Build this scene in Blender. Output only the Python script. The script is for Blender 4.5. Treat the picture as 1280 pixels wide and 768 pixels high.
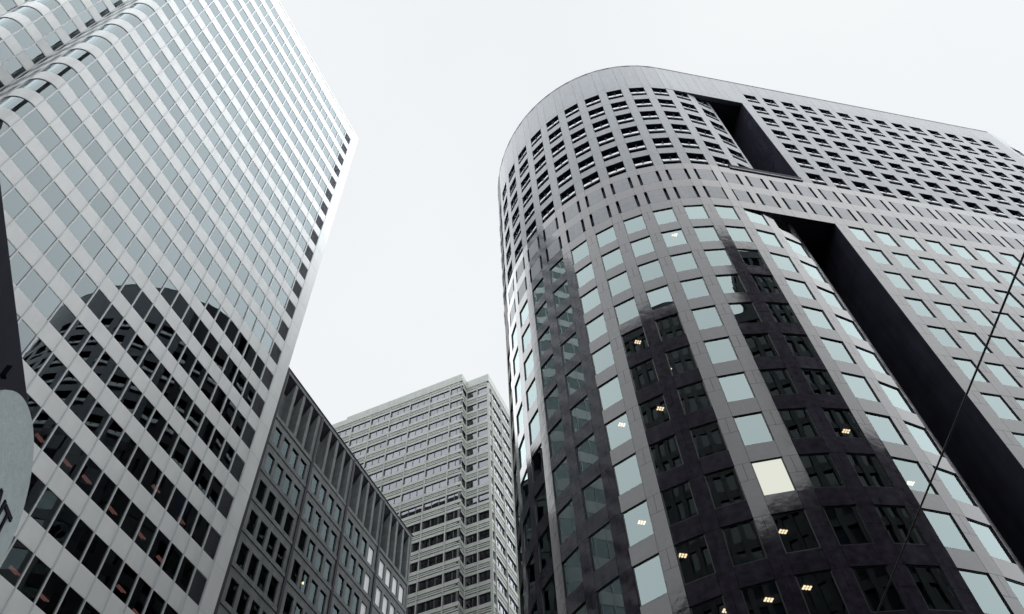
import bpy, math, random
import numpy as np
from mathutils import Matrix, Vector
random.seed(7)
S = bpy.context.scene
COL = S.collection
for o in list(bpy.data.objects): bpy.data.objects.remove(o)
R = math.radians
# ------------------------------------------------------------------ camera
EYE = 1.6
FPX = 1072.73                       # focal length in pixels of the 1280-wide photograph
RR = ((0.99774504, 0.05646983, -0.0362766), (-0.06711805, 0.83945358, -0.53927067), (0.0, 0.54048946, 0.84135079))
cam = bpy.data.cameras.new('camera'); co = bpy.data.objects.new('camera', cam); COL.objects.link(co)
M = Matrix.Identity(4)
for i in range(3):
    M[i][0] = RR[0][i]; M[i][1] = -RR[1][i]; M[i][2] = -RR[2][i]
M[2][3] = EYE
co.matrix_world = M
cam.sensor_width = 36.0; cam.lens = FPX / 1280 * 36.0
cam.clip_start = 0.05; cam.clip_end = 6000
S.camera = co
# ------------------------------------------------------------------ sky, sun, exposure
SUN_EL, SUN_AZ = R(58), R(128)
w = bpy.data.worlds.new("World"); S.world = w; w.use_nodes = True
nt = w.node_tree; nt.nodes.clear()
out = nt.nodes.new('ShaderNodeOutputWorld'); bg = nt.nodes.new('ShaderNodeBackground')
sky = nt.nodes.new('ShaderNodeTexSky'); sky.sky_type = 'NISHITA'; sky.sun_disc = False
sky.sun_elevation = SUN_EL; sky.sun_rotation = SUN_AZ; sky.dust_density = 4; sky.air_density = 1.5
gco = nt.nodes.new('ShaderNodeTexCoord'); cn = nt.nodes.new('ShaderNodeTexNoise'); cn.inputs['Scale'].default_value = 1.6; cn.inputs['Detail'].default_value = 3
cr = nt.nodes.new('ShaderNodeValToRGB')
cr.color_ramp.elements[0].position = .3; cr.color_ramp.elements[0].color = (8.3, 8.55, 8.7, 1)
cr.color_ramp.elements[1].position = .7; cr.color_ramp.elements[1].color = (9.15, 9.25, 9.3, 1)
mix = nt.nodes.new('ShaderNodeMix'); mix.data_type = 'RGBA'; mix.inputs[0].default_value = .95   # cloud cover over the clear sky
L = nt.links.new
L(gco.outputs['Generated'], cn.inputs['Vector']); L(cn.outputs['Fac'], cr.inputs['Fac'])
L(sky.outputs[0], mix.inputs[6]); L(cr.outputs[0], mix.inputs[7]); L(mix.outputs[2], bg.inputs[0])
bg.inputs[1].default_value = 0.0595
L(bg.outputs[0], out.inputs[0])
sl = bpy.data.lights.new('sun', 'SUN'); sl.energy = 3.0; sl.angle = R(155); sl.color = (.95, .98, 1)
so = bpy.data.objects.new('sun', sl); COL.objects.link(so)
sd = Vector((math.sin(SUN_AZ) * math.cos(SUN_EL), math.cos(SUN_AZ) * math.cos(SUN_EL), math.sin(SUN_EL)))
so.rotation_euler = sd.to_track_quat('Z', 'Y').to_euler()
S.view_settings.view_transform = 'Standard'; S.view_settings.look = 'None'; S.view_settings.exposure = 0.86; S.view_settings.gamma = 1
S.render.engine = 'CYCLES'
S.cycles.max_bounces = 8; S.cycles.glossy_bounces = 5; S.cycles.transparent_max_bounces = 12; S.cycles.diffuse_bounces = 3
S.cycles.caustics_reflective = False

# ------------------------------------------------------------------ materials
def mat(name, col, rough=.6, spec=.5, metal=0.0, noise=0.0, nscale=3.0, bump=0.0, bscale=20.0, ior=None, coat=0, streak=0.0, rn=0.0, obj=0.0):
    m = bpy.data.materials.new(name); m.use_nodes = True
    t = m.node_tree; b = t.nodes['Principled BSDF']
    b.inputs['Base Color'].default_value = (*col, 1); b.inputs['Roughness'].default_value = rough
    b.inputs['Metallic'].default_value = metal; b.inputs['Specular IOR Level'].default_value = spec
    if ior: b.inputs['IOR'].default_value = ior
    tc = t.nodes.new('ShaderNodeTexCoord'); geo = t.nodes.new('ShaderNodeNewGeometry')
    last = None
    if noise or streak or obj:
        base = t.nodes.new('ShaderNodeRGB'); base.outputs[0].default_value = (*col, 1); last = base.outputs[0]
    def mul(fac, lo, hi):
        nonlocal last
        mr = t.nodes.new('ShaderNodeMapRange'); mr.inputs['To Min'].default_value = lo; mr.inputs['To Max'].default_value = hi
        mr.inputs['From Min'].default_value = .3; mr.inputs['From Max'].default_value = .7
        t.links.new(fac, mr.inputs['Value'])
        mx = t.nodes.new('ShaderNodeMix'); mx.data_type = 'RGBA'; mx.blend_type = 'MULTIPLY'; mx.inputs[0].default_value = 1
        t.links.new(last, mx.inputs[6]); t.links.new(mr.outputs[0], mx.inputs[7]); last = mx.outputs[2]
    if noise:
        n = t.nodes.new('ShaderNodeTexNoise'); n.inputs['Scale'].default_value = nscale; n.inputs['Detail'].default_value = 4
        t.links.new(geo.outputs['Position'], n.inputs['Vector']); mul(n.outputs['Fac'], 1 - noise, 1 + noise * .6)
    if streak:
        mp = t.nodes.new('ShaderNodeMapping'); mp.inputs['Scale'].default_value = (1, 1, .12)
        n2 = t.nodes.new('ShaderNodeTexNoise'); n2.inputs['Scale'].default_value = 2.2; n2.inputs['Detail'].default_value = 5
        t.links.new(geo.outputs['Position'], mp.inputs[0]); t.links.new(mp.outputs[0], n2.inputs['Vector']); mul(n2.outputs['Fac'], 1 - streak, 1.0 + streak * .3)
    if obj:
        oi = t.nodes.new('ShaderNodeObjectInfo')
        mr = t.nodes.new('ShaderNodeMapRange'); mr.inputs['To Min'].default_value = 1 - obj; mr.inputs['To Max'].default_value = 1 + obj
        t.links.new(oi.outputs['Random'], mr.inputs['Value'])
        mx = t.nodes.new('ShaderNodeMix'); mx.data_type = 'RGBA'; mx.blend_type = 'MULTIPLY'; mx.inputs[0].default_value = 1
        t.links.new(last, mx.inputs[6]); t.links.new(mr.outputs[0], mx.inputs[7]); last = mx.outputs[2]
    if last: t.links.new(last, b.inputs['Base Color'])
    if rn:
        n4 = t.nodes.new('ShaderNodeTexNoise'); n4.inputs['Scale'].default_value = 1.3; n4.inputs['Detail'].default_value = 3
        t.links.new(geo.outputs['Position'], n4.inputs['Vector'])
        mr = t.nodes.new('ShaderNodeMapRange'); mr.inputs['To Min'].default_value = max(.01, rough - rn); mr.inputs['To Max'].default_value = rough + rn
        t.links.new(n4.outputs['Fac'], mr.inputs['Value']); t.links.new(mr.outputs[0], b.inputs['Roughness'])
    if bump:
        n3 = t.nodes.new('ShaderNodeTexNoise'); n3.inputs['Scale'].default_value = bscale; n3.inputs['Detail'].default_value = 2
        bp = t.nodes.new('ShaderNodeBump'); bp.inputs['Strength'].default_value = bump; bp.inputs['Distance'].default_value = .02
        t.links.new(geo.outputs['Position'], n3.inputs['Vector']); t.links.new(n3.outputs['Fac'], bp.inputs['Height']); t.links.new(bp.outputs[0], b.inputs['Normal'])
    return m
def glassmat(name, ior, tint, trans, rough=0.0, wav=0.0, boost=0.0):
    """coated window glass: a Fresnel mirror over a tinted, see-through pane"""
    m = bpy.data.materials.new(name); m.use_nodes = True
    t = m.node_tree; t.nodes.clear()
    o = t.nodes.new('ShaderNodeOutputMaterial'); mx = t.nodes.new('ShaderNodeMixShader')
    fr = t.nodes.new('ShaderNodeFresnel'); fr.inputs['IOR'].default_value = ior
    gl = t.nodes.new('ShaderNodeBsdfGlossy'); gl.inputs['Color'].default_value = (*tint, 1); gl.inputs['Roughness'].default_value = rough
    oi = t.nodes.new('ShaderNodeObjectInfo'); mr = t.nodes.new('ShaderNodeMapRange'); mr.inputs['To Min'].default_value = .90; mr.inputs['To Max'].default_value = 1.06
    tm = t.nodes.new('ShaderNodeMix'); tm.data_type = 'RGBA'; tm.blend_type = 'MULTIPLY'; tm.inputs[0].default_value = 1; tm.inputs[6].default_value = (*tint, 1)
    t.links.new(oi.outputs['Random'], mr.inputs['Value']); t.links.new(mr.outputs[0], tm.inputs[7]); t.links.new(tm.outputs[2], gl.inputs['Color'])
    tr = t.nodes.new('ShaderNodeBsdfTransparent'); tr.inputs['Color'].default_value = (*trans, 1)
    if wav:
        geo = t.nodes.new('ShaderNodeNewGeometry'); n = t.nodes.new('ShaderNodeTexNoise'); n.inputs['Scale'].default_value = .9; n.inputs['Detail'].default_value = 0
        bp = t.nodes.new('ShaderNodeBump'); bp.inputs['Strength'].default_value = 1; bp.inputs['Distance'].default_value = wav
        t.links.new(geo.outputs['Position'], n.inputs['Vector']); t.links.new(n.outputs['Fac'], bp.inputs['Height']); t.links.new(bp.outputs[0], gl.inputs['Normal'])
    gb = t.nodes.new('ShaderNodeNewGeometry'); inv = t.nodes.new('ShaderNodeMath'); inv.operation = 'SUBTRACT'; inv.inputs[0].default_value = 1
    t.links.new(gb.outputs['Backfacing'], inv.inputs[1]); ml = t.nodes.new('ShaderNodeMath'); ml.operation = 'MULTIPLY'
    t.links.new(fr.outputs[0], ml.inputs[0]); t.links.new(inv.outputs[0], ml.inputs[1]); t.links.new(ml.outputs[0], mx.inputs[0]); t.links.new(tr.outputs[0], mx.inputs[1]); t.links.new(gl.outputs[0], mx.inputs[2])
    t.links.new(mx.outputs[0], o.inputs[0])
    return m
def emit(name, col, s):
    m = bpy.data.materials.new(name); m.use_nodes = True; t = m.node_tree; t.nodes.clear()
    o = t.nodes.new('ShaderNodeOutputMaterial'); e = t.nodes.new('ShaderNodeEmission'); e.inputs[0].default_value = (*col, 1); e.inputs[1].default_value = s
    t.links.new(e.outputs[0], o.inputs[0]); return m
MT = {}
MT['white'] = mat('white_metal_panel', (.82, .84, .84), .5, .3, noise=.05, nscale=.5, streak=.04, obj=.02)
MT['mull'] = mat('aluminium_mullion', (.60, .63, .65), .4, .5)
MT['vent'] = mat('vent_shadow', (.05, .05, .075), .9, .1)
MT['ltglass'] = glassmat('tinted_tower_glass', 2.0, (.81, .93, .97), (.27, .26, .33), wav=.0022)
MT['louvre'] = mat('grey_louvre', (.20, .22, .25), .5)
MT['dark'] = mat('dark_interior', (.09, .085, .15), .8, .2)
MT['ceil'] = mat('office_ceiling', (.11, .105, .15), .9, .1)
MT['granite'] = mat('polished_granite', (.046, .040, .058), .09, .5, ior=1.5, noise=.45, nscale=2.6, bump=.16, bscale=2.2, streak=.35, rn=.05, obj=.12)
MT['honed'] = mat('honed_granite', (.135, .155, .185), .36, .5, ior=1.45, noise=.14, nscale=2.5, streak=.22, obj=.07)
MT['granite_shaded'] = mat('shade_toned_granite', (.022, .021, .030), .5, .2, noise=.3, nscale=1.4)  # darkened copy of the granite: shade put into the colour of the west faces
MT['glass_shaded'] = glassmat('shade_toned_office_glass', 1.6, (.8, .9, .9), (.3, .3, .3))  # office glass toned down the same way, painted shade for the west faces
MT['darkgranite'] = mat('dark_polished_granite', (.055, .055, .078), .12, .5, noise=.2, nscale=.6, streak=.2)
MT['rtglass'] = glassmat('coated_office_glass', 2.25, (.80, .96, .965), (.33, .34, .40), wav=.002)
MT['frame'] = mat('dark_window_frame', (.035, .045, .05), .4)
MT['shelf'] = mat('pale_metal_shelf', (.72, .76, .78), .35)
MT['glowblind'] = emit('glowing_cream_blind', (.80, .82, .72), .52)  # no lamp: the blind's brightness is put in as emission
MT['lamp'] = emit('warm_ceiling_lamp', (1, .74, .34), 7.0)
MT['olamp'] = emit('orange_ceiling_lamp', (1, .48, .26), .8)
MT['concrete'] = mat('grey_green_concrete', (.15, .165, .17), .75, .3, noise=.22, nscale=1.2, streak=.25, bump=.3, bscale=6, obj=.05)
MT['gdark'] = mat('black_steel_channel', (.03, .03, .04), .7, .15)
MT['gglass'] = glassmat('greenish_window_glass', 1.32, (.62, .80, .84), (.35, .38, .42), wav=.003)
MT['blind'] = mat('white_window_blind', (.8, .82, .82), .6)
MT['precast'] = mat('pale_precast', (.34, .36, .335), .6, .4, noise=.08, nscale=1, streak=.12, obj=.03)
MT['mglass'] = glassmat('mid_tower_glass', 2.1, (.90, .91, .99), (.25, .25, .3), wav=.001)
MT['groove'] = mat('groove_shadow_gap', (.03, .03, .035), .8)
MT['b_dark'] = mat('brown_stone', (.045, .040, .046), .7, noise=.2, nscale=.3)
MT['b_grey'] = mat('grey_stone', (.2, .2, .21), .7, noise=.2, nscale=.3)
MT['b_glass'] = mat('dark_blue_glass', (.02, .03, .04), .08, .5, ior=1.5)
MT['asphalt'] = mat('asphalt', (.05, .05, .052), .85, noise=.2, nscale=.8, bump=.3, bscale=30)
MT['paving'] = mat('brick_paving', (.17, .13, .12), .8, noise=.2, nscale=2)
MT['kerb'] = mat('kerb_stone', (.3, .3, .3), .8)
MT['paint'] = mat('road_paint', (.75, .75, .72), .6)
MT['signdark'] = mat('black_sign_metal', (.012, .012, .024), .7, .15, noise=.3, nscale=9)
MT['signface'] = mat('weathered_pale_sign_face', (.50, .58, .59), .55, noise=.10, nscale=25, streak=.15, bump=.15, bscale=60)
MT['cable'] = mat('black_cable', (.02, .02, .025), .6)

# ------------------------------------------------------------------ mesh helpers
class MB:
    def __init__(s): s.v = []; s.f = []; s.m = []; s.mats = []
    def mi(s, m):
        if m not in s.mats: s.mats.append(m)
        return s.mats.index(m)
    def box(s, x0, x1, y0, y1, z0, z1, m):
        i = len(s.v); k = s.mi(m)
        s.v += [(x0, y0, z0), (x1, y0, z0), (x1, y1, z0), (x0, y1, z0), (x0, y0, z1), (x1, y0, z1), (x1, y1, z1), (x0, y1, z1)]
        for q in ((0, 1, 5, 4), (1, 2, 6, 5), (2, 3, 7, 6), (3, 0, 4, 7), (4, 5, 6, 7), (3, 2, 1, 0)):
            s.f.append(tuple(i + a for a in q)); s.m.append(k)
        return s
    def quad(s, a, b, c, d, m):
        i = len(s.v); s.v += [a, b, c, d]; s.f.append((i, i + 1, i + 2, i + 3)); s.m.append(s.mi(m)); return s
    def prism(s, pts, z0, z1, m, top=True, bottom=True):
        n = len(pts); i = len(s.v); k = s.mi(m)
        s.v += [(x, y, z0) for x, y in pts] + [(x, y, z1) for x, y in pts]
        for a in range(n):
            b = (a + 1) % n; s.f.append((i + a, i + b, i + n + b, i + n + a)); s.m.append(k)
        if top: s.f.append(tuple(i + n + a for a in range(n))); s.m.append(k)
        if bottom: s.f.append(tuple(i + a for a in reversed(range(n)))); s.m.append(k)
        return s
    def extr(s, prof, x0, x1, m):
        """profile of (y,z) points extruded along x"""
        n = len(prof); i = len(s.v); k = s.mi(m)
        s.v += [(x0, y, z) for y, z in prof] + [(x1, y, z) for y, z in prof]
        for a in range(n):
            b = (a + 1) % n; s.f.append((i + a, i + n + a, i + n + b, i + b)); s.m.append(k)
        s.f.append(tuple(i + a for a in range(n))); s.m.append(k); s.f.append(tuple(i + n + a for a in reversed(range(n)))); s.m.append(k)
        return s
    def mesh(s, name):
        me = bpy.data.meshes.new(name); me.from_pydata(s.v, [], s.f)
        for m in s.mats: me.materials.append(MT[m])
        me.polygons.foreach_set('material_index', s.m); me.update()
        return me
def T(x=0, y=0, z=0, rz=0, rx=0): return Matrix.Translation((x, y, z)) @ Matrix.Rotation(rz, 4, 'Z') @ Matrix.Rotation(rx, 4, 'X')
def link(name, data, parent=None, mtx=None, label=None, kind=None):
    o = bpy.data.objects.new(name, data); COL.objects.link(o)
    if parent: o.parent = parent
    if mtx is not None: o.matrix_local = mtx
    if label: o['label'] = label
    if kind: o['kind'] = kind
    return o
def thing(name, label, cat, mtx, data=None, group=None):
    o = link(name, data, None, mtx); o['label'] = label; o['category'] = cat
    if group: o['group'] = group
    return o
ROOTM = {}
def project(p):
    q = [sum(RR[r][i] * (p[i] - (EYE if i == 2 else 0)) for i in range(3)) for r in range(3)]
    if q[2] <= .1: return None
    return 640 + FPX * q[0] / q[2], 384 + FPX * q[1] / q[2], q[2]
class Pieces:
    """alike pieces of one thing: the 300 that show largest become parts, the others one joined part"""
    def __init__(s, root, name, stuff): s.root, s.name, s.stuff, s.L = root, name, stuff, []
    def add(s, me, mtx, front=True, kids=(), label=None): s.L.append((me, mtx, front, kids, label))
    def done(s, limit=300, margin=25):
        rm = s.root.matrix_basis; sc = []
        for i, (me, mtx, front, kids, lb) in enumerate(s.L):
            size = -1
            if front:
                P = []
                for v in (me.vertices[0].co, me.vertices[len(me.vertices) - 2].co):
                    P.append(project(rm @ mtx @ v))
                if P[0] and P[1] and all(-margin < p[0] < 1280 + margin and -margin < p[1] < 768 + margin for p in P):
                    size = math.hypot(P[0][0] - P[1][0], P[0][1] - P[1][1])
            sc.append((size, i))
        sc.sort(reverse=True); objs = []
        rest = []
        for n, (size, i) in enumerate(sc):
            me, mtx, front, kids, lb = s.L[i]
            if size > 0 and n < limit:
                o = link(s.name, me, s.root, mtx, label=lb); objs.append(o)
                for kn, km in kids: link(kn, km, o, Matrix.Identity(4))
            else:
                rest.append((me, mtx))
                for kn, km in kids: rest.append((km, mtx))
        if rest:
            V = []; F = []; MI = []; mats = []; base = 0
            cache = {}
            for me, mtx in rest:
                if me.name not in cache:
                    c = np.empty(len(me.vertices) * 3); me.vertices.foreach_get('co', c)
                    cache[me.name] = (c.reshape(-1, 3), [tuple(p.vertices) for p in me.polygons], [p.material_index for p in me.polygons], list(me.materials))
                c, f, mi, ml = cache[me.name]
                A = np.array(mtx); V.append(c @ A[:3, :3].T + A[:3, 3])
                mp = []
                for m in ml:
                    if m not in mats: mats.append(m)
                    mp.append(mats.index(m))
                F += [tuple(base + a for a in p) for p in f]; MI += [mp[a] for a in mi]; base += len(c)
            me = bpy.data.meshes.new(s.stuff); me.from_pydata(np.concatenate(V).tolist(), [], F)
            for m in mats: me.materials.append(m)
            me.polygons.foreach_set('material_index', MI); me.update()
            link(s.stuff, me, s.root, kind='stuff')
        return objs
def jit(a=.12): return R(random.uniform(-a, a))
A1, A3 = 0.358958324, 1.31487952
def H(a): return Vector((math.sin(a), math.cos(a), 0))
U1, U2, U3, N3 = H(A1), H(A1 - math.pi / 2), H(A3), H(A3 - math.pi / 2)
def base(xa, ya, x, y):     # matrix of a building frame: X along the face, Y into the building
    p = xa * x + ya * y
    return Matrix.Translation((p.x, p.y, 0)) @ Matrix.Rotation(math.atan2(xa.y, xa.x), 4, 'Z')

# ================================================================== GROUND
def street():
    m = MB(); m.box(-900, 900, -900, 900, -1.0, -.14, 'asphalt'); o = link('ground', m.mesh('ground'), kind='structure')
    fr = base(U3, N3, 0, 0)
    m = MB(); m.box(-90, 120, -9, 15, -.3, 0.0, 'asphalt'); link('road', m.mesh('road'), None, fr, kind='structure')
    m = MB(); m.box(-90, 120, 2.95, 3.07, 0.004, 0.008, 'paint')
    for k in range(-20, 28): m.box(k * 4.0, k * 4.0 + 1.6, -3.1, -2.98, .004, .008, 'paint')
    link('road_marking', m.mesh('road_marking'), None, fr, kind='structure')
    m = MB(); m.box(-90, 120, 15, 25.5, -.3, .13, 'paving'); m.box(-90, 120, 14.8, 15.0, -.3, .14, 'kerb')
    link('pavement', m.mesh('pavement'), None, fr, kind='structure')
    m = MB(); m.box(-90, 120, -12, -9.2, -.3, .13, 'paving'); m.box(-90, 120, -9.2, -9, -.3, .14, 'kerb')
    link('pavement', m.mesh('pavement'), None, fr, kind='structure')
street()

# ================================================================== STRIPED TOWER (left)
def striped_tower():
    D = 37.6
    root = thing('striped_office_tower', 'tall tower at left with white bands and mirror glass strips, rounded vertical folds', 'office tower', base(U1, U2, 0, D))
    BW, FH, WH = 1.421, 3.90, 2.27
    BH = FH - WH
    zb = lambda j: 40.26 + FH * j              # window bottom of row j
    JR = range(-9, 22)
    TOP = 128.1
    def cell(wd):
        g = .012
        a = MB(); a.box(g, wd - g, 0, .10, -BH + .004, -.004, 'white'); sp = a.mesh('spandrel_panel')
        a = MB(); a.box(g, wd - g, .03, .05, -.003, WH + .003, 'ltglass'); pn = a.mesh('window_pane')
        return sp, pn
    sp, pn = cell(BW)
    spR, pnR = cell(1.45)
    r = 1.5; n = 8
    def arc(y0, z0, z1, th, m):
        a = MB()
        for k in range(n):
            t0, t1 = math.pi / 2 * k / n, math.pi / 2 * (k + 1) / n
            def pt(t, q): return (-(r - q) * math.sin(t), r - (r - q) * math.cos(t))
            p0, p1, p2, p3 = pt(t0, y0), pt(t1, y0), pt(t1, y0 + th), pt(t0, y0 + th)
            a.quad((*p1, z0), (*p0, z0), (*p0, z1), (*p1, z1), m); a.quad((*p3, z0), (*p2, z0), (*p2, z1), (*p3, z1), m)
            a.quad((*p0, z0), (*p1, z0), (*p2, z0), (*p3, z0), m); a.quad((*p1, z1), (*p0, z1), (*p3, z1), (*p2, z1), m)
        me = a.mesh('curved'); me.shade_smooth() if False else None
        return me
    arcsp = arc(0, -BH + .012, -.012, .1, 'white'); arcsp.name = 'curved_spandrel_panel'
    arcpn = arc(.05, 0, WH, .02, 'ltglass'); arcpn.name = 'curved_window_pane'
    PW = Pieces(root, 'window_pane', 'far_window_panes'); PS = Pieces(root, 'spandrel_panel', 'far_spandrel_panels')
    CW = Pieces(root, 'curved_window_pane', 'far_curved_window_panes'); CS = Pieces(root, 'curved_spandrel_panel', 'far_curved_spandrel_panels')
    LV = Pieces(root, 'louvre_panel', 'far_louvre_panels')
    a = MB()
    for i in range(15): a.extr([(.03, .02 + i * .15), (.10, .09 + i * .15), (.10, .12 + i * .15), (.03, .05 + i * .15)], .03, BW - .03, 'louvre')
    a.box(0.0, .03, .03, .10, 0, WH, 'louvre'); a.box(BW - .03, BW, .03, .10, 0, WH, 'louvre'); a.box(0, BW, .11, .14, 0, WH, 'dark')
    lv = a.mesh('louvre_panel')
    XR = 36.27
    mulls = []
    def bay(x, y, rz, A, B, flat=True, front=True, lou=False, w=BW):
        F = T(x, y, 0, rz)
        for j in JR:
            if lou: LV.add(lv, F @ T(z=zb(j)), front)
            else: PW.add(B, F @ T(0, 0, zb(j), jit(.17), jit(.15)), front)
            PS.add(A, F @ T(z=zb(j)), front)
        PS.add(A, F @ T(z=zb(22)), front)
    for k in range(21):
        bay(XR - BW * (k + 1), 0, 0, sp, pn, lou=(k == 0)); mulls.append((XR - BW * k, 0, 0))
    mulls.append((XR - BW * 21, 0, 0))
    def fold(x, y):
        """rounded corner starting at x on the face plane y, then the return wall to the next face"""
        for j in JR:
            CW.add(arcpn, T(x, y, zb(j))); CS.add(arcsp, T(x, y, zb(j)))
        CS.add(arcsp, T(x, y, zb(22)))
        xr = x - r
        for k in range(3):
            bay(xr, y + r + 1.45 * (k + 1), -math.pi / 2, spR, pnR, w=1.45)
            mulls.append((xr, y + r + 1.45 * k, -math.pi / 2))
        return xr, y + 5.85
    x1, y1 = fold(XR - BW * 21, 0)
    for k in range(2):
        bay(x1 - BW * (k + 1), y1, 0, sp, pn); mulls.append((x1 - BW * k - (.06 if k == 0 else 0), y1, 0))
    mulls.append((x1 - BW * 2, y1, 0))
    x2, y2 = fold(x1 - BW * 2, y1)
    for k in range(4):
        bay(x2 - BW * (k + 1), y2, 0, sp, pn); mulls.append((x2 - BW * k, y2, 0))
    xl = x2 - BW * 4
    for P in (PW, PS, CW, CS, LV): P.done()
    a = MB(); a.box(-.05, .05, -.065, .05, 0, TOP - .4, 'mull'); me = a.mesh('mullion')
    for x, y, rz in mulls: link('mullion', me, root, T(x, y, 0, rz))
    # white corner column, one panel per storey
    a = MB(); a.box(.05, 1.44, -.02, .3, .012, FH - .012, 'white'); me = a.mesh('corner_panel')
    CP = Pieces(root, 'corner_panel', 'far_corner_panels')
    for j in range(-10, 22): CP.add(me, T(XR, 0, zb(j)))
    a = MB(); a.box(0, 1.39, -.02, .3, .012, FH - .012, 'white'); me = a.mesh('corner_panel')
    for j in range(-10, 22): CP.add(me, T(XR + 1.44, 0.02, zb(j), math.pi / 2), False)
    CP.done()
    # roof screen: pale frames with glass panels between them
    zt = zb(21) + WH
    a = MB(); a.box(.02, BW - .02, .0, .14, zt + .0 + BH, zt + BH + .10, 'white'); a.box(.02, BW - .02, 0, .14, TOP - .35, TOP, 'white')
    a.box(.02, .16, 0, .14, zt + BH + .10, TOP - .35, 'white'); a.box(BW - .16, BW - .02, 0, .14, zt + BH + .1, TOP - .35, 'white'); a.box(.16, BW - .16, .08, .10, zt + BH + .1, TOP - .35, 'white')
    me = a.mesh('roof_screen_panel')
    for k in range(21): link('roof_screen_panel', me, root, T(XR - BW * (k + 1), 0, 0))
    for k in range(2): link('roof_screen_panel', me, root, T(x1 - BW * (k + 1), y1, 0))
    a = MB(); a.box(XR + .05, XR + 1.44, -.02, .3, zb(22) - .0, TOP, 'white'); link('corner_cap', a.mesh('corner_cap'), root)
    # inner body
    pts = [(XR + 1.3, .3), (XR + 1.3, 26), (xl, 26), (xl, y2 + .3), (x2 + .35, y2 + .3), (x2 + .35, y1 + 1.7), (x1 - BW * 2 + .3, y1 + .3), (x1 + .35, y1 + .3), (x1 + .35, 1.7), (XR - BW * 21 + .2, .32)]
    a = MB()
    for j in range(-10, 22):
        z = zb(j) + WH; a.prism(pts, z + .05, z + BH - .1, 'ceil')
    a.prism(pts, zb(22) + .1, zb(22) + .5, 'white')
    ins = [(XR - 2, 5), (XR - 2, 25), (xl + 3, 25), (xl + 3, y2 + 5), (x2 + 4, y2 + 5), (x2 + 4, y1 + 5), (x1 + 4, y1 + 5), (x1 + 4, 5)]
    a.prism(ins, 0, 125, 'dark')
    link('floor_slabs', a.mesh('floor_slabs'), root)
    a = MB(); a.box(XR + 1.38, XR + 1.5, .3, 26, 0, TOP - .1, 'white'); a.box(xl, XR + 1.37, 26.0, 26.2, 0, TOP - .1, 'white'); a.box(xl - .1, xl, y2, 26.2, 0, TOP - .1, 'white')
    link('side_wall', a.mesh('side_wall'), root)
    inv = root.matrix_basis.inverted()
    a = MB()
    a.box(-.42, .42, -.04, .04, -.06, 0, 'olamp'); a.box(-.38, .30, .12, .18, -.06, 0, 'olamp'); me = a.mesh('ceiling_light')
    for p in [(-29.33, 33.54, 42.63), (-28.4, 35.61, 42.63), (-27.64, 37.12, 42.63), (-26.88, 39.98, 42.63), (-25.71, 42.42, 42.63), (-25.09, 44.84, 42.63), (-24.9, 45.26, 46.53), (-25.88, 43.02, 38.73), (-25.61, 45.4, 38.73), (-28.45, 36.43, 34.83), (-27.66, 38.74, 34.83), (-25.83, 41.98, 46.53)]:
        q = inv @ Vector(p); z = q.z
        link('ceiling_light', me, root, T(q.x, q.y, z - .06 - .0, R(6)))
striped_tower()

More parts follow.
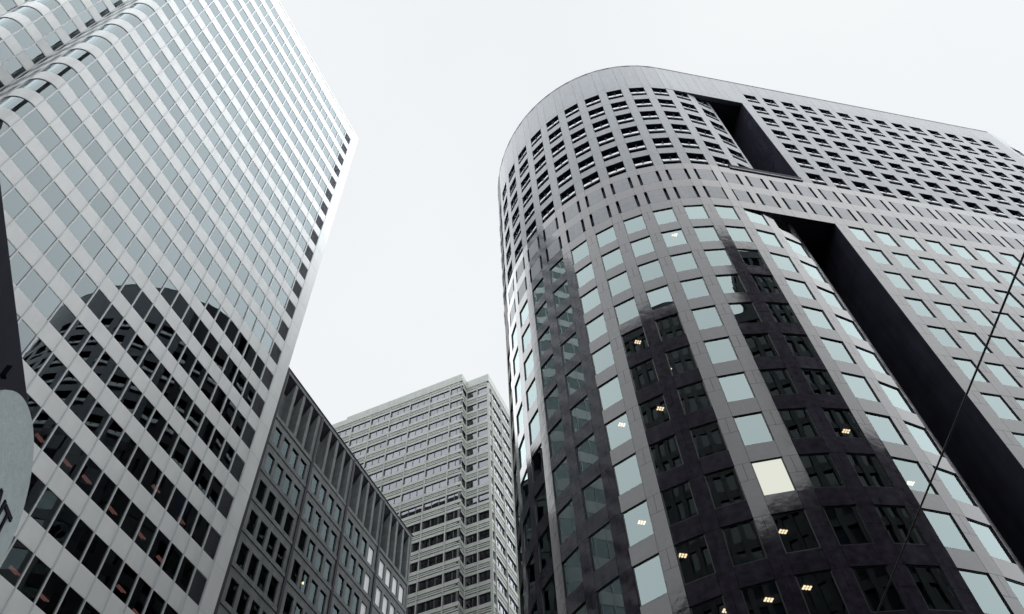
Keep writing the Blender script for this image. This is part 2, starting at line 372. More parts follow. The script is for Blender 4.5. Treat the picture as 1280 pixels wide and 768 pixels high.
# ================================================================== DARK FINNED BUILDING
def finned_building():
    D = 43.7; X0 = 43.94
    root = thing('dark_finned_building', 'lower dark grey building with tall roof fins and deep narrow windows beside the striped tower', 'office building', base(U1, U2, X0, D))
    BAY = 7.46; TOP = 79.9
    J = lambda k: (1.3375 + .0892 * k) * D + 1.6      # black joint above storey k
    FH = .0892 * D
    ox = [.73 + 1.62 * i for i in range(4)]; OW = 1.15
    oh = 2.48
    NB = 4
    P1 = Pieces(root, 'window', 'lower_windows'); P2 = Pieces(root, 'mullion_pier', 'lower_mullion_piers'); P3 = Pieces(root, 'spandrel_beam', 'lower_spandrel_beams')
    a = MB(); a.box(0, OW, .52, .60, 0, oh, 'frame')
    a.v = a.v; fr = a.mesh('window_frame_back')
    a = MB(); a.box(0, .06, .14, .22, 0, oh, 'frame'); a.box(OW - .06, OW, .14, .22, 0, oh, 'frame'); a.box(.06, OW - .06, .14, .22, 0, .06, 'frame'); a.box(.06, OW - .06, .14, .22, oh - .06, oh, 'frame')
    wf = a.mesh('window')
    a = MB(); a.box(.06, OW - .06, .16, .175, .06, oh - .06, 'gglass'); wp = a.mesh('pane')
    a = MB(); a.box(.06, OW - .06, .12, .175, .06, oh - .06, 'blind'); wb = a.mesh('pane')
    # half-drawn blind hanging behind the glass
    a = MB(); a.box(.08, OW - .08, .52, .54, oh * .35, oh - .06, 'blind'); bl = a.mesh('blind')
    pw = 1.62 - OW
    a = MB(); a.extr([(0, 0), (.55, 0), (.55, oh), (0, oh)], 0, pw, 'concrete'); pier = a.mesh('mullion_pier')
    a = MB(); a.box(0, ox[0] - .01 - .21 - .002, 0.0, .55, 0, oh, 'concrete'); pierw = a.mesh('mullion_pier')
    a = MB()
    L0 = BAY - .42
    a.box(0, L0, .0, .7, -.92, -.06, 'concrete'); a.box(0, L0, .12, .7, -.06, 0, 'groove'); a.box(0, L0, -.06, .7, 0.0, FH - .92 - oh, 'concrete'); sb = a.mesh('spandrel_beam')
    white = {(2, 3, 3), (2, 2, 3), (3, 3, 0), (3, 3, 1), (3, 3, 2), (3, 3, 3), (3, 2, 0), (3, 2, 1), (3, 2, 2), (3, 2, 3), (2, 1, 3), (3, 1, 0), (3, 1, 1), (3, 1, 2)}
    for b in range(NB):
        for k in range(3, -15, -1):
            z1 = J(k) - .90
            for i in range(4):
                x = b * BAY + ox[i] - .01
                P1.add(wf, T(x, 0, z1 - oh, 0), True, kids=[('pane', wb if (b, k, i) in white else wp)])
                P2.add(pier, T(x + OW, 0, z1 - oh)) if i < 3 else None
                if i == 0: P2.add(pierw, T(b * BAY + .21, 0, z1 - oh))
                if i == 3: P2.add(pierw, T((b + 1) * BAY - .21 - (ox[0] - .01 - .21 - .002) + .0, 0.004, z1 - oh))
            P3.add(sb, T(b * BAY + .21, 0, J(k)))
    for P in (P1, P2, P3): P.done()
    a = MB(); a.box(0, BAY - .42, .0, .7, 1.594 * D + 1.6 + .25, 1.6155 * D + 1.6, 'concrete'); lb = a.mesh('lintel_beam')
    zn0, zn1 = 1.6165 * D + 1.6, 1.775 * D + 1.6
    a = MB(); a.box(0, .44, 0, .95, zn0, zn1, 'concrete'); fin = a.mesh('roof_fin')
    # sloping head of each niche
    a = MB(); a.extr([(.05, zn1 - .1), (.95, zn1 - 1.7), (.95, zn1 + .1), (.05, zn1 + .1)], 0, 1.2, 'gdark'); head = a.mesh('niche_head')
    a = MB(); a.box(-.17, .17, -.10, .75, 0, TOP - .5, 'gdark'); pil = a.mesh('dark_pilaster')
    a = MB(); a.box(-.34, -.2, -.02, .7, zn0, zn1, 'concrete'); a.box(.2, .34, -.02, .7, zn0, zn1, 'concrete'); ps = a.mesh('pilaster_cheek')
    for b in range(NB):
        link('lintel_beam', lb, root, T(b * BAY + .21))
        for i in range(4):
            if i < 4: link('roof_fin', fin, root, T(b * BAY + ox[i] + 1.16, 0, 0))
            link('niche_head', head, root, T(b * BAY + ox[i] - .08, 0, 0))
    for b in range(NB): link('dark_pilaster', pil, root, T(b * BAY + 0.0, 0, 0)); link('pilaster_cheek', ps, root, T(b * BAY))
    a = MB(); a.box(-2.2, -.17, -.3, .8, 0, TOP - .5, 'gdark'); link('corner_shaft', a.mesh('corner_shaft'), root)
    a = MB(); a.box(NB * BAY - .19, NB * BAY + .12, -.05, 25, 0, TOP - .45, 'concrete'); link('end_wall', a.mesh('end_wall'), root)
    a = MB(); a.box(-2, NB * BAY + .15, -.06, .9, zn1 + .02, TOP - .12, 'concrete'); a.box(-2, NB * BAY + .22, -.14, 25.1, TOP - .12, TOP, 'gdark'); link('parapet', a.mesh('parapet'), root)
    a = MB(); a.box(0, NB * BAY - .2, .97, 1.2, zn0 - 2, zn1 + .3, 'concrete')
    for k in range(3, -15, -1): a.box(0, NB * BAY - .2, .72, 6, J(k) - .85, J(k) + FH - .92 - oh - .05, 'ceil')
    a.box(0, NB * BAY - .2, 5, 25, 0, TOP - .5, 'dark'); link('floor_slabs', a.mesh('floor_slabs'), root)
    a = MB(); a.box(-.17, .17, -.17, .17, -.05, 0, 'lamp'); me = a.mesh('ceiling_light')
    for x, k in [(55.95, 1), (55.6, 0), (59.95, 1), (70.7, 3)]:
        link('ceiling_light', me, root, T(x - X0, 1.1, J(k) - .87))
finned_building()

# ================================================================== PALE BANDED TOWER (middle)
def pale_tower():
    D = 90.0; X0 = -40.45
    root = thing('pale_banded_tower', 'pale tower in the middle distance with grooved bands, window strips and a notched corner', 'office tower', base(-U2, U1, X0, D))
    TOP = 134.7; FH = .0442 * D; WH = 1.80
    wt = lambda k: (1.4386 - .0442 * k) * D + 1.6
    K = range(0, 31)
    BW = 4.26
    def meshes(w, np_, tag):
        a = MB()
        a.box(0.06, .16, .0, .32, -WH, 0, 'frame')
        pw = (w - .30) / np_
        for i in range(1, np_): a.box(.22 + pw * i - .04, .22 + pw * i + .03, .12, .26, -WH, 0, 'frame')
        a.box(.16, w - .06, .10, .28, -.07, 0, 'frame')
        fr = a.mesh('window')
        a = MB(); a.box(.16, w - .05, .20, .22, -WH, -.07, 'mglass'); pn = a.mesh('pane')
        z0 = -FH + .0
        a = MB()
        a.extr([(.02, 0.0), (.35, 0), (.35, .55), (.02, .55)], .03, w - .03, 'precast')
        a.box(.03, w - .03, .30, .35, .55, .70, 'groove'); a.extr([(.0, .70), (.35, .70), (.35, .98), (.0, .98)], .03, w - .03, 'precast')
        a.box(.03, w - .03, .30, .35, .98, 1.13, 'groove'); a.box(.03, w - .03, .03, .35, 1.13, 1.36, 'precast'); a.box(.03, w - .03, .25, .35, 1.36, 1.47, 'groove')
        a.box(.03, w - .03, -.03, .35, 1.47, FH - WH, 'precast'); a.box(w * .45, w * .45 + .12, -.04, .0, .62, .72, 'frame')
        sp = a.mesh('spandrel_band')
        return fr, pn, sp
    PF = Pieces(root, 'window', 'far_windows'); PS = Pieces(root, 'spandrel_band', 'far_spandrel_bands')
    a = MB(); a.box(-.06, .08, -.16, .3, 0, TOP - 3.0, 'precast'); mu = a.mesh('mullion_fin')
    def run(x0, y0, rz, bays, fins=True, front=True):
        x = 0
        F = T(x0, y0, 0, rz)
        for w, n in bays:
            fr, pn, sp = cache.setdefault((w, n), None) or meshes(w, n, '')
            cache[(w, n)] = (fr, pn, sp)
            for k in K:
                PF.add(fr, F @ T(x, 0, wt(k), 0), front, kids=[('pane', pn)])
                PS.add(sp, F @ T(x, 0, wt(k)), front)
            if fins: link('mullion_fin', mu, root, F @ T(x, 0, 0))
            x += w
    cache = {}
    o = lambda x: x - X0
    # main face: from the left end to the notch
    xs = -68.8 + .1
    run(o(-68.7 - 4 * BW), 0, 0, [(BW, 3)] * 9 + [(2.62, 2)])
    # return in the notch, dark windows
    run(o(-44.98), 0, math.pi / 2, [(2.18, 1)], fins=False)
    # corner block face, recessed
    run(o(-44.98), 2.18, 0, [(2.2, 1), (2.33, 1)])
    # right side face running away
    run(o(-40.45), 2.18, math.pi / 2, [(1.3, 1)] + [(4.3, 3)] * 7)
    for P in (PF, PS): P.done()
    pts = [(o(-86), .36), (o(-44.98) - .36, .36), (o(-44.98) - .36, 2.54), (o(-40.45) - .36, 2.54), (o(-40.45) - .36, 34), (o(-86), 34)]
    a = MB(); 
    for k in K: a.prism(pts, wt(k) + .02, wt(k) + FH - WH - .04, 'ceil')
    ins = [(x - (3 if i in (2, 3, 4) else -1) * 1.0, y + (3 if y < 30 else 0)) for i, (x, y) in enumerate(pts)]
    a.prism([(o(-86), 3.5), (o(-47), 3.5), (o(-47), 5.8), (o(-43.6), 5.8), (o(-43.6), 34), (o(-86), 34)], 0, TOP - 6, 'dark')
    link('floor_slabs', a.mesh('floor_slabs'), root)
    q = [(o(-70.3), -.02), (o(-44.97), -.02), (o(-44.97), 2.16), (o(-40.43), 2.16), (o(-40.43), 34), (o(-70.3), 34)]
    a = MB(); a.prism(q, wt(0) + 1.62, TOP, 'precast'); link('parapet', a.mesh('parapet'), root)
    a = MB(); a.box(o(-86), o(-70.3) - .01, .0, 34, wt(0) + 1.62, TOP - .55, 'precast'); link('parapet', a.mesh('parapet'), root)
    a = MB(); 
    q2 = [(x, y + .08) for x, y in q]; a.prism([(o(-86), .1), (o(-45.1), .1), (o(-45.1), 2.28), (o(-40.55), 2.28), (o(-40.55), 34), (o(-86), 34)], wt(0) + 1.44, wt(0) + 1.62, 'groove'); link('parapet_groove', a.mesh('parapet_groove'), root)
pale_tower()

# ================================================================== ROUND-CORNERED GRANITE TOWER (right)
def round_tower():
    D = 25.8; r = .6085 * D
    root = thing('round_cornered_granite_tower', 'huge polished granite tower at right with a rounded corner, mirror windows and dark vertical slots', 'office tower', base(U3, N3, 1.0177 * D, D))
    zz = lambda v: v * D + 1.6
    FH = .1412 * D; WH = 2.425; OH = 2.45
    pt = lambda th: (-r * math.sin(th), r - r * math.cos(th))
    FW = 1.43; PITCH = 2.283
    cols = []                                  # (x, y, rot, width, pier x,y,rot,width, zone)
    def facet(a, b): return a[0], a[1], math.atan2(b[1] - a[1], b[0] - a[0]), math.hypot(b[0] - a[0], b[1] - a[1])
    for k in range(0, 15):
        tl = R(-9.8 + 9 * k); w = facet(pt(tl), pt(tl - R(5.9))); p = facet(pt(tl + R(3.1)), pt(tl))
        cols.append(dict(w=w, p=p, z='drum', k=k))
    te = R(125.23); e = pt(te); d1 = (math.cos(R(54.77)), math.sin(R(54.77)))
    for n in range(16):
        s0 = .2 + n * PITCH; A = (e[0] + d1[0] * (s0 + FW), e[1] + d1[1] * (s0 + FW)); B = (e[0] + d1[0] * s0, e[1] + d1[1] * s0); Cc = (e[0] + d1[0] * (s0 + PITCH), e[1] + d1[1] * (s0 + PITCH))
        cols.append(dict(w=facet(A, B), p=facet(Cc, A), z='side', k=n))
    for j in range(-4, 14):
        x = 9.28 + PITCH * j; cols.append(dict(w=(x, 0, 0, FW), p=(x - PITCH + FW, 0, 0, PITCH - FW), z='flat', k=j))
    ang = 0; P = [42.3, 0.0]
    cols.append(dict(w=None, p=(9.28 + 13 * PITCH + FW, 0, 0, 42.3 - (9.28 + 13 * PITCH + FW)), z='flat', k=14))
    for n in range(8):
        ang += R(8 if n else 11); p0 = tuple(P); p1 = (P[0] + .85 * math.cos(ang), P[1] + .85 * math.sin(ang)); p2 = (p1[0] + FW * math.cos(ang), p1[1] + FW * math.sin(ang))
        cols.append(dict(w=facet(p1, p2), p=facet(p0, p1), z='kink', k=n)); P = list(p2)
    kink_end = P
    mc = {}
    def M_(key, fn):
        if key not in mc: mc[key] = fn()
        return mc[key]
    g = .008
    GR, HN, GL = 'granite', 'honed', 'rtglass'
    def win(w):
        a = MB(); f = .055
        a.box(0.0, f, .06, .16, 0, WH, 'frame'); a.box(w - f, w, .06, .16, 0, WH, 'frame'); a.box(f, w - f, .06, .16, 0, f * 1.3, 'frame'); a.box(f, w - f, .06, .16, WH - f, WH, 'frame')
        fr = a.mesh('window'); a = MB(); a.box(f, w - f, .09, .105, f * 1.3, WH - f, GL); return fr, a.mesh('pane')
    def slab(w, h, t=.38, m=None): 
        m = m or GR; a = MB(); a.box(g, w - g, 0, t, g, h - g, m); return a.mesh('granite_panel')
    def pier(w, h, sh, m=None):
        m = m or GR; a = MB(); a.box(g, w - g, 0, .38, g, h - sh - g, m); a.box(g, w / 2 - g, 0, .38, h - sh + g, h - g, m); a.box(w / 2 + g, w - g, 0, .38, h - sh + g, h - g, m); return a.mesh('pier_panel')
    def opening(w):
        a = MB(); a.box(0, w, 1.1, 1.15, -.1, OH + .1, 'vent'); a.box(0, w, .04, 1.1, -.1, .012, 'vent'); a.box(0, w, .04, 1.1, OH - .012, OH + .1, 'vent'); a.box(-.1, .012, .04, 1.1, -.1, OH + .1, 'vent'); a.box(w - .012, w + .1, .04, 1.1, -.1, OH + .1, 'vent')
        o = a.mesh('opening')
        a = MB(); pr = [(.10, .16), (.30, .13), (.40, .22), (.46, .40), (.40, .55), (.34, .55), (.38, .40), (.32, .26), (.24, .20), (.10, .22)]
        pr = [(-.05, .62), (.0, .56), (.07, .58), (.20, 1.20), (.14, 1.25), (.08, 1.25)]
        a.extr(pr, .05, w - .05, 'shelf'); a.box(w * .47, w * .53, -.07, .12, .98, 1.42, 'vent')
        return o, a.mesh('shelf')
    def slits(w, h):
        a = MB(); s = .13
        a.box(s, w - s, 0, .38, g, h * .5 - g * .6, HN); a.box(s, w - s, 0, .38, h * .5 + g * .6, h - g, HN); a.box(-.02, s, .30, .38, 0, h, 'dark'); a.box(w - s, w + .02, .30, .38, 0, h, 'dark'); return a.mesh('slit_panel')
    PWN = Pieces(root, 'window', 'far_windows'); PSP = Pieces(root, 'spandrel_panel', 'far_spandrel_panels'); PPI = Pieces(root, 'pier_panel', 'far_pier_panels')
    POP = Pieces(root, 'vent_opening', 'far_vent_openings'); PSL = Pieces(root, 'slit_panel', 'far_slit_panels'); PCO = Pieces(root, 'course_panel', 'far_course_panels')
    PSV = Pieces(root, 'vent_spandrel_panel', 'far_vent_spandrel_panels'); PPV = Pieces(root, 'vent_pier_panel', 'far_vent_pier_panels'); PPA = Pieces(root, 'parapet_panel', 'far_parapet_panels')
    wtop = lambda i: zz(2.3923 - .1412 * i)
    NR = 17; LITW = (4, 8)
    tj = lambda a=.06: jit(a)
    for c in cols:
        z, k = c['z'], c['k']; front = not (z == 'side' or (z == 'drum' and k > 11))
        px, py, pr_, pw = c['p']; Fp = T(px, py, 0, pr_); pw = round(pw, 3)
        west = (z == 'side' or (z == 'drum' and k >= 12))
        GR, HN, GL = ('granite_shaded', 'granite_shaded', 'glass_shaded') if west else ('granite', 'honed', 'rtglass')  # west faces take the darkened copies so their reflection stays near black
        def M_(key, fn, _w=west):
            key = key + (_w,)
            if key not in mc: mc[key] = fn()
            return mc[key]
        if c['w']: x, y, rz, w = c['w']; Fw = T(x, y, 0, rz); w = round(w, 3)
        # --- windows: drum incl. inside slot, flat right of slot
        winz = (z != 'flat') or k >= 0
        if winz:
            for i in range(NR):
                z1 = wtop(i)
                if c['w']:
                    fr, pn = M_(('w', w), lambda: win(w))
                    lit = z == 'drum' and (k, i) == LITW
                    kid = MB().box(.055, w - .055, .09, .105, .07, WH - .055, 'glowblind').mesh('pane') if lit else pn
                    PWN.add(fr, Fw @ T(0, 0, z1 - WH, tj(.18), tj(.12)), front, kids=[('pane', kid)], label='window with a cream blind drawn down' if lit else None)
                    PSP.add(M_(('s', w), lambda: slab(w, FH - WH)), Fw @ T(0, 0, z1 - FH, tj(), tj()), front)
                if z == 'flat' and k == 0: 
                    # slim jamb beside the slot
                    jw = 9.28 - 8.19
                    PPI.add(M_(('p', round(jw, 3)), lambda: pier(jw, FH, FH - WH)), T(8.19, 0, z1 - FH + 0 , 0), front)
                else:
                    PPI.add(M_(('p', pw), lambda: pier(pw, FH, FH - WH)), Fp @ T(0, 0, z1 - FH + 0, tj(.04), tj()) , front)
        # --- blank courses and slit rows
        band = not (z == 'drum' and k < 2)
        if band:
            for lo, hi, kind in ((wtop(0), zz(2.444), 'c'), (zz(2.444), zz(2.530), 's'), (zz(2.530), zz(2.584), 'c'), (zz(2.584), zz(2.668), 's'), (zz(2.668), zz(2.7140), 'c')):
                h = round(hi - lo, 3)
                if c['w']:
                    if kind == 'c': PCO.add(M_(('c', w, h), lambda: slab(w, h)), Fw @ T(0, 0, lo, tj(), tj()), front)
                    else: PSL.add(M_(('sl', w, h), lambda: slits(w, h)), Fw @ T(0, 0, lo), front)
                if z == 'flat' and k == -4: continue
                if kind == 'c': PCO.add(M_(('c', pw, h), lambda: slab(pw, h)), Fp @ T(0, 0, lo, tj(), tj()), front)
                else:
                    a_ = .12
                    PCO.add(M_(('ps', pw, h), lambda: MB().box(a_, pw - a_, 0, .38, g, h - g, GR).box(-.01, a_, .30, .38, 0, h, 'dark').box(pw - a_, pw + .01, .3, .38, 0, h, 'dark').mesh('pier_strip')), Fp @ T(0, 0, lo, tj(), tj()), front)
        # --- vent storeys
        top = 3.6565 if z in ('flat', 'kink') else 3.515
        nrow = 7 if z in ('flat', 'kink') else 6
        if winz:
            for i in range(nrow):
                z1 = zz(top - .1412 * i)
                if c['w']:
                    op, sh = M_(('o', w), lambda: opening(w))
                    POP.add(op, Fw @ T(0, 0, z1 - OH), front, kids=[('shelf', sh)])
                    if i < nrow - 1: PSV.add(M_(('sv', w), lambda: slab(w, FH - OH, .5, HN)), Fw @ T(0, 0, z1 - FH, tj(), tj()), front)
                hh = FH if i < nrow - 1 else OH + .01
                if z == 'flat' and k == 0:
                    jw = 9.28 - 8.19
                    PPV.add(M_(('pv', round(jw, 3), hh), lambda: MB().box(g, jw - g, 0, .5, g, hh - g, HN).mesh('vent_pier_panel')), T(8.19, 0, z1 - hh), front)
                else:
                    PPV.add(M_(('pv', pw, hh), lambda: MB().box(g, pw - g, 0, .5, g, hh - g, HN).mesh('vent_pier_panel')), Fp @ T(0, 0, z1 - hh, tj(.04), tj()), front)
            lo = zz(top)
        else: lo = zz(3.52)
        # --- parapet
        inslot = (z == 'drum' and k < 2)
        if not inslot:
            z2 = zz(3.812); l2 = lo + .85
            for a0, a1 in ((lo, l2), (l2, z2)):
                h = round(a1 - a0, 3)
                if c['w']: PPA.add(M_(('pa', w, h), lambda: slab(w, h, .5, HN)), Fw @ T(0, 0, a0, tj(.03), tj(.03)), front)
                if z == 'flat' and k == -4: continue
                PPA.add(M_(('pa', pw, h), lambda: slab(pw, h, .5, HN)), Fp @ T(0, 0, a0, tj(.03), tj(.03)), front)
    GR = 'granite'
    # pier closing the joint between drum and flat zone in the band and parapet
    e0 = pt(R(2.3)); pw = .15 + .63
    a = MB()
    xL, yL = pt(R(8.2 - 5.9)); 
    for lo, hi in ((wtop(0), zz(2.444)), (zz(2.444), zz(2.530)), (zz(2.530), zz(2.584)), (zz(2.584), zz(2.668)), (zz(2.668), zz(2.7140)), (zz(3.52), zz(3.52) + .85), (zz(3.52) + .85, zz(3.812))):
        a.box(xL + g, .148 - g, .004, .38, lo + g, hi - g, GR if hi < zz(3) else 'honed')
    link('joint_pier', a.mesh('joint_pier'), root)
    # slim edge pier of the drum inside the slots
    a = MB(); p1, p2 = pt(R(-15.7)), pt(R(-17.0)); f = facet(p1, p2); a.box(g, f[3], 0, .38, 0, wtop(0), GR); a.box(g, f[3], 0, .38, zz(2.744), zz(3.52), 'honed')
    link('drum_edge_pier', a.mesh('drum_edge_pier'), root, T(f[0], f[1], 0, f[2]))
    # slot walls and ceilings
    xe, ye = p2
    a = MB(); a.box(8.183, 8.60, .02, 7, 0, wtop(0), 'darkgranite'); a.box(8.183, 8.6, .02, 7, zz(2.744), zz(3.52), 'darkgranite'); link('slot_side_wall', a.mesh('slot_side_wall'), root)
    a = MB(); a.box(xe - .3, xe, ye + .02, 7, 0, wtop(0), 'darkgranite'); a.box(xe - .3, xe, ye + .02, 7, zz(2.744), zz(3.52), 'darkgranite'); link('slot_inner_wall', a.mesh('slot_inner_wall'), root)
    a = MB(); a.box(xe, 8.19, 6.8, 7, 0, wtop(0), 'darkgranite'); a.box(xe, 8.19, 6.8, 7, zz(2.744), zz(3.52), 'darkgranite'); link('slot_back_wall', a.mesh('slot_back_wall'), root)
    a = MB(); a.box(.2, 8.7, .39, 7.2, wtop(0) + .01, wtop(0) + .5, 'darkgranite'); link('slot_soffit', a.mesh('slot_soffit'), root)
    a = MB(); a.box(.0, 8.7, .39, 7.2, zz(2.7140) - .4, zz(2.7140), GR); link('slot_floor', a.mesh('slot_floor'), root)
    a = MB(); a.box(0, 8.7, .52, 7.2, zz(3.52) + .01, zz(3.52) + .5, 'darkgranite'); link('slot_soffit', a.mesh('slot_soffit'), root)
    a = MB(); a.box(1.3, 8.25, -.10, .5, zz(2.7140), zz(2.7140) + .14, 'honed'); a.box(1.3, 8.25, -.06, .4, zz(2.7140) + .14, zz(2.744), 'gdark'); link('slot_sill', a.mesh('slot_sill'), root)
    # floor slabs, core and roof
    far = (e[0] + d1[0] * 37, e[1] + d1[1] * 37)
    def outline(off, notch=True):
        rr = r - off; q = []
        if notch: q += [(xe - off * .5, ye + off + .02)]
        ths = [R(-16.5 + i * 4.5) for i in range(0, 32)] if notch else [R(i * 4.5) for i in range(0, 28)]
        q = [(-rr * math.sin(t), r - rr * math.cos(t)) for t in ths]
        q += [(far[0] + off * .8, far[1] - off * .5), (kink_end[0] - off, far[1]), (kink_end[0] - off, kink_end[1] + off), (42.3, off)]
        if notch: q += [(8.45, off), (8.45, 7.1), (xe - .15, 7.1)]
        else: q += [(.5, off)]
        return q[::-1]
    a = MB()
    for i in range(NR + 1): a.prism(outline(.45), wtop(i) + .06, wtop(i) + FH - WH - .08, 'ceil')
    core = outline(3.6)
    a.prism(outline(3.6, False)[:], 0, zz(2.36), 'dark') if False else None
    a.prism([(x, y) for x, y in [(9.5, 4.5), (42, 4.5), (42, 55), (15, 55), (-8.5, 26), (-10.5, 19), (-10.5, 12), (-7, 7), (0, 4), (2.2, 4.2), (2.2, 8), (9.5, 8)]], 0, zz(2.36), 'dark')
    link('floor_slabs', a.mesh('floor_slabs'), root)
    a = MB()
    a.prism(outline(.42, False), zz(2.42), zz(2.44), 'dark'); a.prism(outline(.42, False), zz(2.70), zz(2.7140) - .45, 'dark')
    inn = [(x, y) for x, y in outline(1.2, False)]
    a.prism(outline(.40, False), zz(2.40), zz(2.72) - .3, 'dark', top=True)
    a.prism([(9.5, 1.8), (42, 1.8), (42, 55), (15, 55), (-10, 26), (-12.6, 20), (-12.6, 12), (-9, 6), (-3, 2.9), (2.2, 2.9), (2.2, 8), (9.5, 8)], zz(2.72), zz(3.60), 'dark')
    a.prism(outline(.52, False), zz(3.67), zz(3.72), 'dark')
    link('plant_room_core', a.mesh('plant_room_core'), root)
    a = MB(); q = outline(-.03, False); a.prism(q, zz(3.812), zz(3.812) + .12, 'honed'); link('coping', a.mesh('coping'), root)
    for P_ in (PWN, PSP, PPI, POP, PSL, PCO, PSV, PPV, PPA): P_.done()
    inv = root.matrix_basis.inverted()
    a = MB()
    for i in range(3):
        for j in range(2): a.box(-.20 + i * .15, -.20 + i * .15 + .095, -.13 + j * .15, -.13 + j * .15 + .10, -.04, 0, 'lamp')
    a.box(-.24, .24, -.16, .16, 0.0, .03, 'frame')
    me = a.mesh('ceiling_light')
    for p in [(8.32, 33.8, 48.87), (8.51, 33.61, 41.58), (12.51, 32.72, 30.65), (10.79, 33.05, 27.01), (12.46, 32.39, 27.01), (18.33, 33.1, 37.94), (20.53, 33.78, 34.3), (7.65, 33.96, 30.65), (8.93, 33.65, 27.01), (6.24, 35.38, 34.3), (6.2, 34.67, 41.58), (9.68, 33.49, 45.23), (12.86, 31.73, 59.8)]:
        q = inv @ Vector(p); link('ceiling_light', me, root, T(q.x, q.y, q.z - .07, 0))
round_tower()

# ================================================================== buildings seen in the reflections, and one added unseen tower
def ribbed(name, label, frame, x0, x1, y0, y1, parts, wall, rib=1.5, fl=3.8):
    """a block of one or more boxes (x0,x1,z) with ribs and window bands on all faces"""
    root = thing(name, label, 'office building', frame)
    for (a0, a1, top) in parts:
        a = MB(); a.box(a0 + .4, a1 - .4, y0 + .4, y1 - .4, 0, top, 'b_glass'); link('window_wall', a.mesh('window_wall'), root)
        a = MB()
        n = max(1, int((a1 - a0) / rib)); s = (a1 - a0) / n
        for i in range(n + 1):
            for yy in (y0, y1 - .5): a.box(a0 + s * i - .3, a0 + s * i + .3, yy, yy + .5, 0, top + .01, wall)
        m = max(1, int((y1 - y0) / rib)); t = (y1 - y0) / m
        for i in range(1, m):
            for xx in (a0, a1 - .5): a.box(xx, xx + .5, y0 + t * i - .3, y0 + t * i + .3, 0, top + .01, wall)
        o = link('pier', a.mesh('pier'), root, kind='stuff')
        a = MB()
        for k in range(int(top / fl)):
            a.box(a0 + .2, a1 - .2, y0 + .15, y1 - .15, k * fl, k * fl + 1.2, wall)
        a.box(a0 - .1, a1 + .1, y0 - .1, y1 + .1, top - 2.5, top, wall)
        link('spandrel', a.mesh('spandrel'), root, kind='stuff')
    return root
G = base(U1, U2, 0, 0); MK = base(U3, N3, 0, 0)
ribbed('ribbed_office_tower', 'dark ribbed tower mirrored in the granite tower below its top row of windows', MK, 0, 0, -24, -12, [(33.5, 57, 124), (24, 33.5, 100), (57.1, 70, 84)], 'b_dark')
ribbed('narrow_office_block', 'dark block mirrored in the middle columns of the rounded granite corner', G, 0, 0, -7, 23.3, [(-24, -10, 114)], 'b_dark')
ribbed('low_brown_building', 'low brown building mirrored along the foot of the rounded granite corner', MK, 0, 0, -40, -30, [(-12, 23.8, 82.5)], 'b_dark')
ribbed('low_grey_building', 'low grey building mirrored at the foot of the granite tower left of the middle columns', G, 0, 0, 22, 62, [(-44, -32, 84)], 'b_dark')
ribbed('added_rear_tower', 'unseen dark tower added to darken the reflections in the lower windows of the pale banded tower', G, 0, 0, 65, 140, [(-3.5, 28, 172)], 'b_dark')  # put in out of view so those windows reflect something dark

# ================================================================== OVERHEAD CABLE
def cable():
    a = Vector((3.51390706, 3.06331591, 5 + EYE)); b = Vector((3.26516268, 5.70801469, 5 + EYE))
    d = (b - a).normalized(); p0 = a - d * 14; p1 = b + d * 24
    L_ = (p1 - p0).length; m = MB(); n = 8; rr = .008
    pts = [(rr * math.cos(2 * math.pi * i / n), rr * math.sin(2 * math.pi * i / n)) for i in range(n)]
    m.prism(pts, 0, L_, 'cable')
    o = thing('overhead_cable', 'thin black overhead cable crossing the right side of the granite tower', 'cable', Matrix.Translation(p0) @ d.to_track_quat('Z', 'Y').to_matrix().to_4x4(), m.mesh('overhead_cable'))
cable()

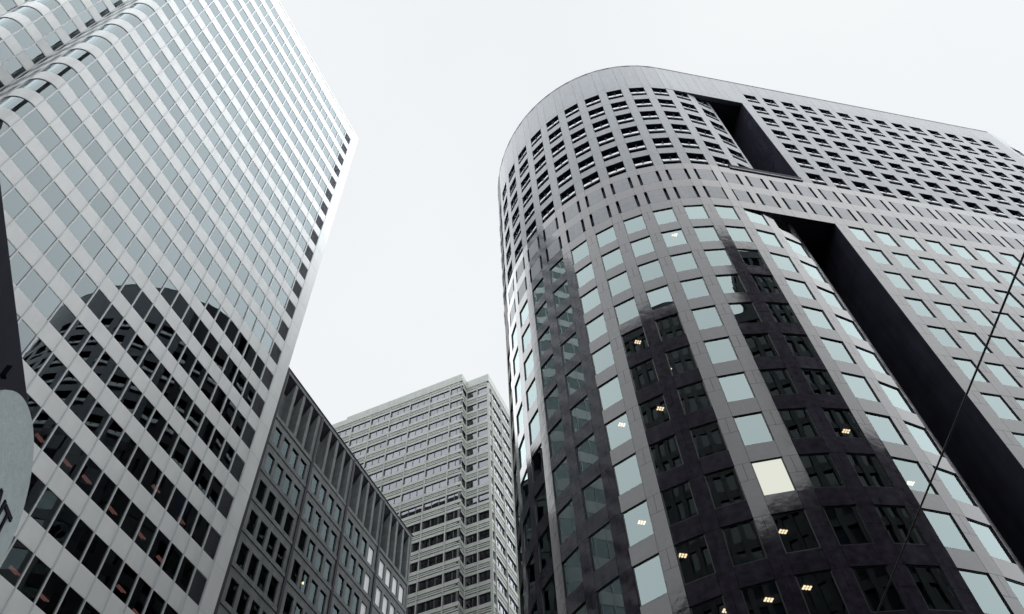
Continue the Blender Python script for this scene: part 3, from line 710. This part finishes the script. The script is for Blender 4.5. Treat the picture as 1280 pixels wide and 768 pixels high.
# ================================================================== ROUND SIGN AND DARK CANOPY (left edge)
def sign():
    fr = base(U3, N3, -1.27, 2.44)          # X = out of the sign face, Y = along the reading direction
    root = thing('round_sign', 'round weathered pale sign with dark letters NT at the left edge under a dark canopy', 'sign', fr)
    zc = 2.2 + EYE; r = .365; n = 64
    def ring(rad, x0, x1, m):
        a = MB(); i = 0; k = a.mi(m)
        a.v = [(x0, rad * math.cos(2 * math.pi * t / n), zc + rad * math.sin(2 * math.pi * t / n)) for t in range(n)] + [(x1, rad * math.cos(2 * math.pi * t / n), zc + rad * math.sin(2 * math.pi * t / n)) for t in range(n)]
        for t in range(n):
            u = (t + 1) % n; a.f.append((t, u, n + u, n + t)); a.m.append(k)
        a.f.append(tuple(n + t for t in range(n))); a.m.append(k); a.f.append(tuple(reversed(range(n)))); a.m.append(k)
        return a
    link('sign_disc', ring(r, -.05, 0, 'signface').mesh('sign_disc'), root)
    link('rim', ring(r + .008, -.045, -.012, 'signdark').mesh('rim'), root)
    a = MB(); x0, x1 = .0005, .006; t = .020
    # T: bar and stem; N: two stems and a diagonal.  y along reading, z up, slight tilt as on the curved line of text
    def bar(y0, z0, y1, z1, th):
        dy, dz = y1 - y0, z1 - z0; l = math.hypot(dy, dz); ny, nz = -dz / l * th / 2, dy / l * th / 2
        q = [(y0 + ny, z0 + nz), (y1 + ny, z1 + nz), (y1 - ny, z1 - nz), (y0 - ny, z0 - nz)]
        i = len(a.v); k = a.mi('signdark')
        a.v += [(x0, *p) for p in q] + [(x1, *p) for p in q]
        for f in ((0, 1, 2, 3), (7, 6, 5, 4), (0, 4, 5, 1), (1, 5, 6, 2), (2, 6, 7, 3), (3, 7, 4, 0)): a.f.append(tuple(i + c for c in f)); a.m.append(k)
    b = 2.44; Z = EYE
    bar(2.588 - b, 2.295 + Z, 2.686 - b, 2.318 + Z, .018); bar(2.637 - b, 2.300 + Z, 2.652 - b, 2.205 + Z, .018)
    letterT = a.mesh('letter')
    link('letter', letterT, root, label='dark letter T')
    a = MB(); bar(2.570 - b, 2.302 + Z, 2.586 - b, 2.195 + Z, .018); bar(2.502 - b, 2.290 + Z, 2.514 - b, 2.185 + Z, .018); bar(2.504 - b, 2.290 + Z, 2.584 - b, 2.195 + Z, .017)
    link('letter', a.mesh('letter'), root, label='dark letter N')
    a = MB(); a.box(-.04, -.02, -.20, -.18, zc + r - .06, 4.12, 'signdark'); a.box(-.04, -.02, -.32, -.30, zc + r - .1, 4.12, 'signdark'); link('hanger', a.mesh('hanger'), root)
    # canopy above it
    f2 = base(U3, N3, -1.335, 2.475)
    a = MB(); a.box(-2.2, -.075, -6.0, .0, 4.10, 4.27, 'signdark'); c = thing('canopy', 'dark flat canopy jutting in at the left edge above the round sign', 'canopy', f2)
    link('canopy_board', a.mesh('canopy_board'), c)
    a = MB(); a.box(-.075, 0, -6.0, .0, 4.09, 4.28, 'signdark'); link('fascia', a.mesh('fascia'), c)
    a = MB(); a.box(-2.15, -1.9, -6, -5.7, .13, 4.1, 'signdark'); a.box(-2.15, -1.9, -.5, -.2, -.1, 4.1, 'signdark'); link('post', a.mesh('post'), c)
sign()
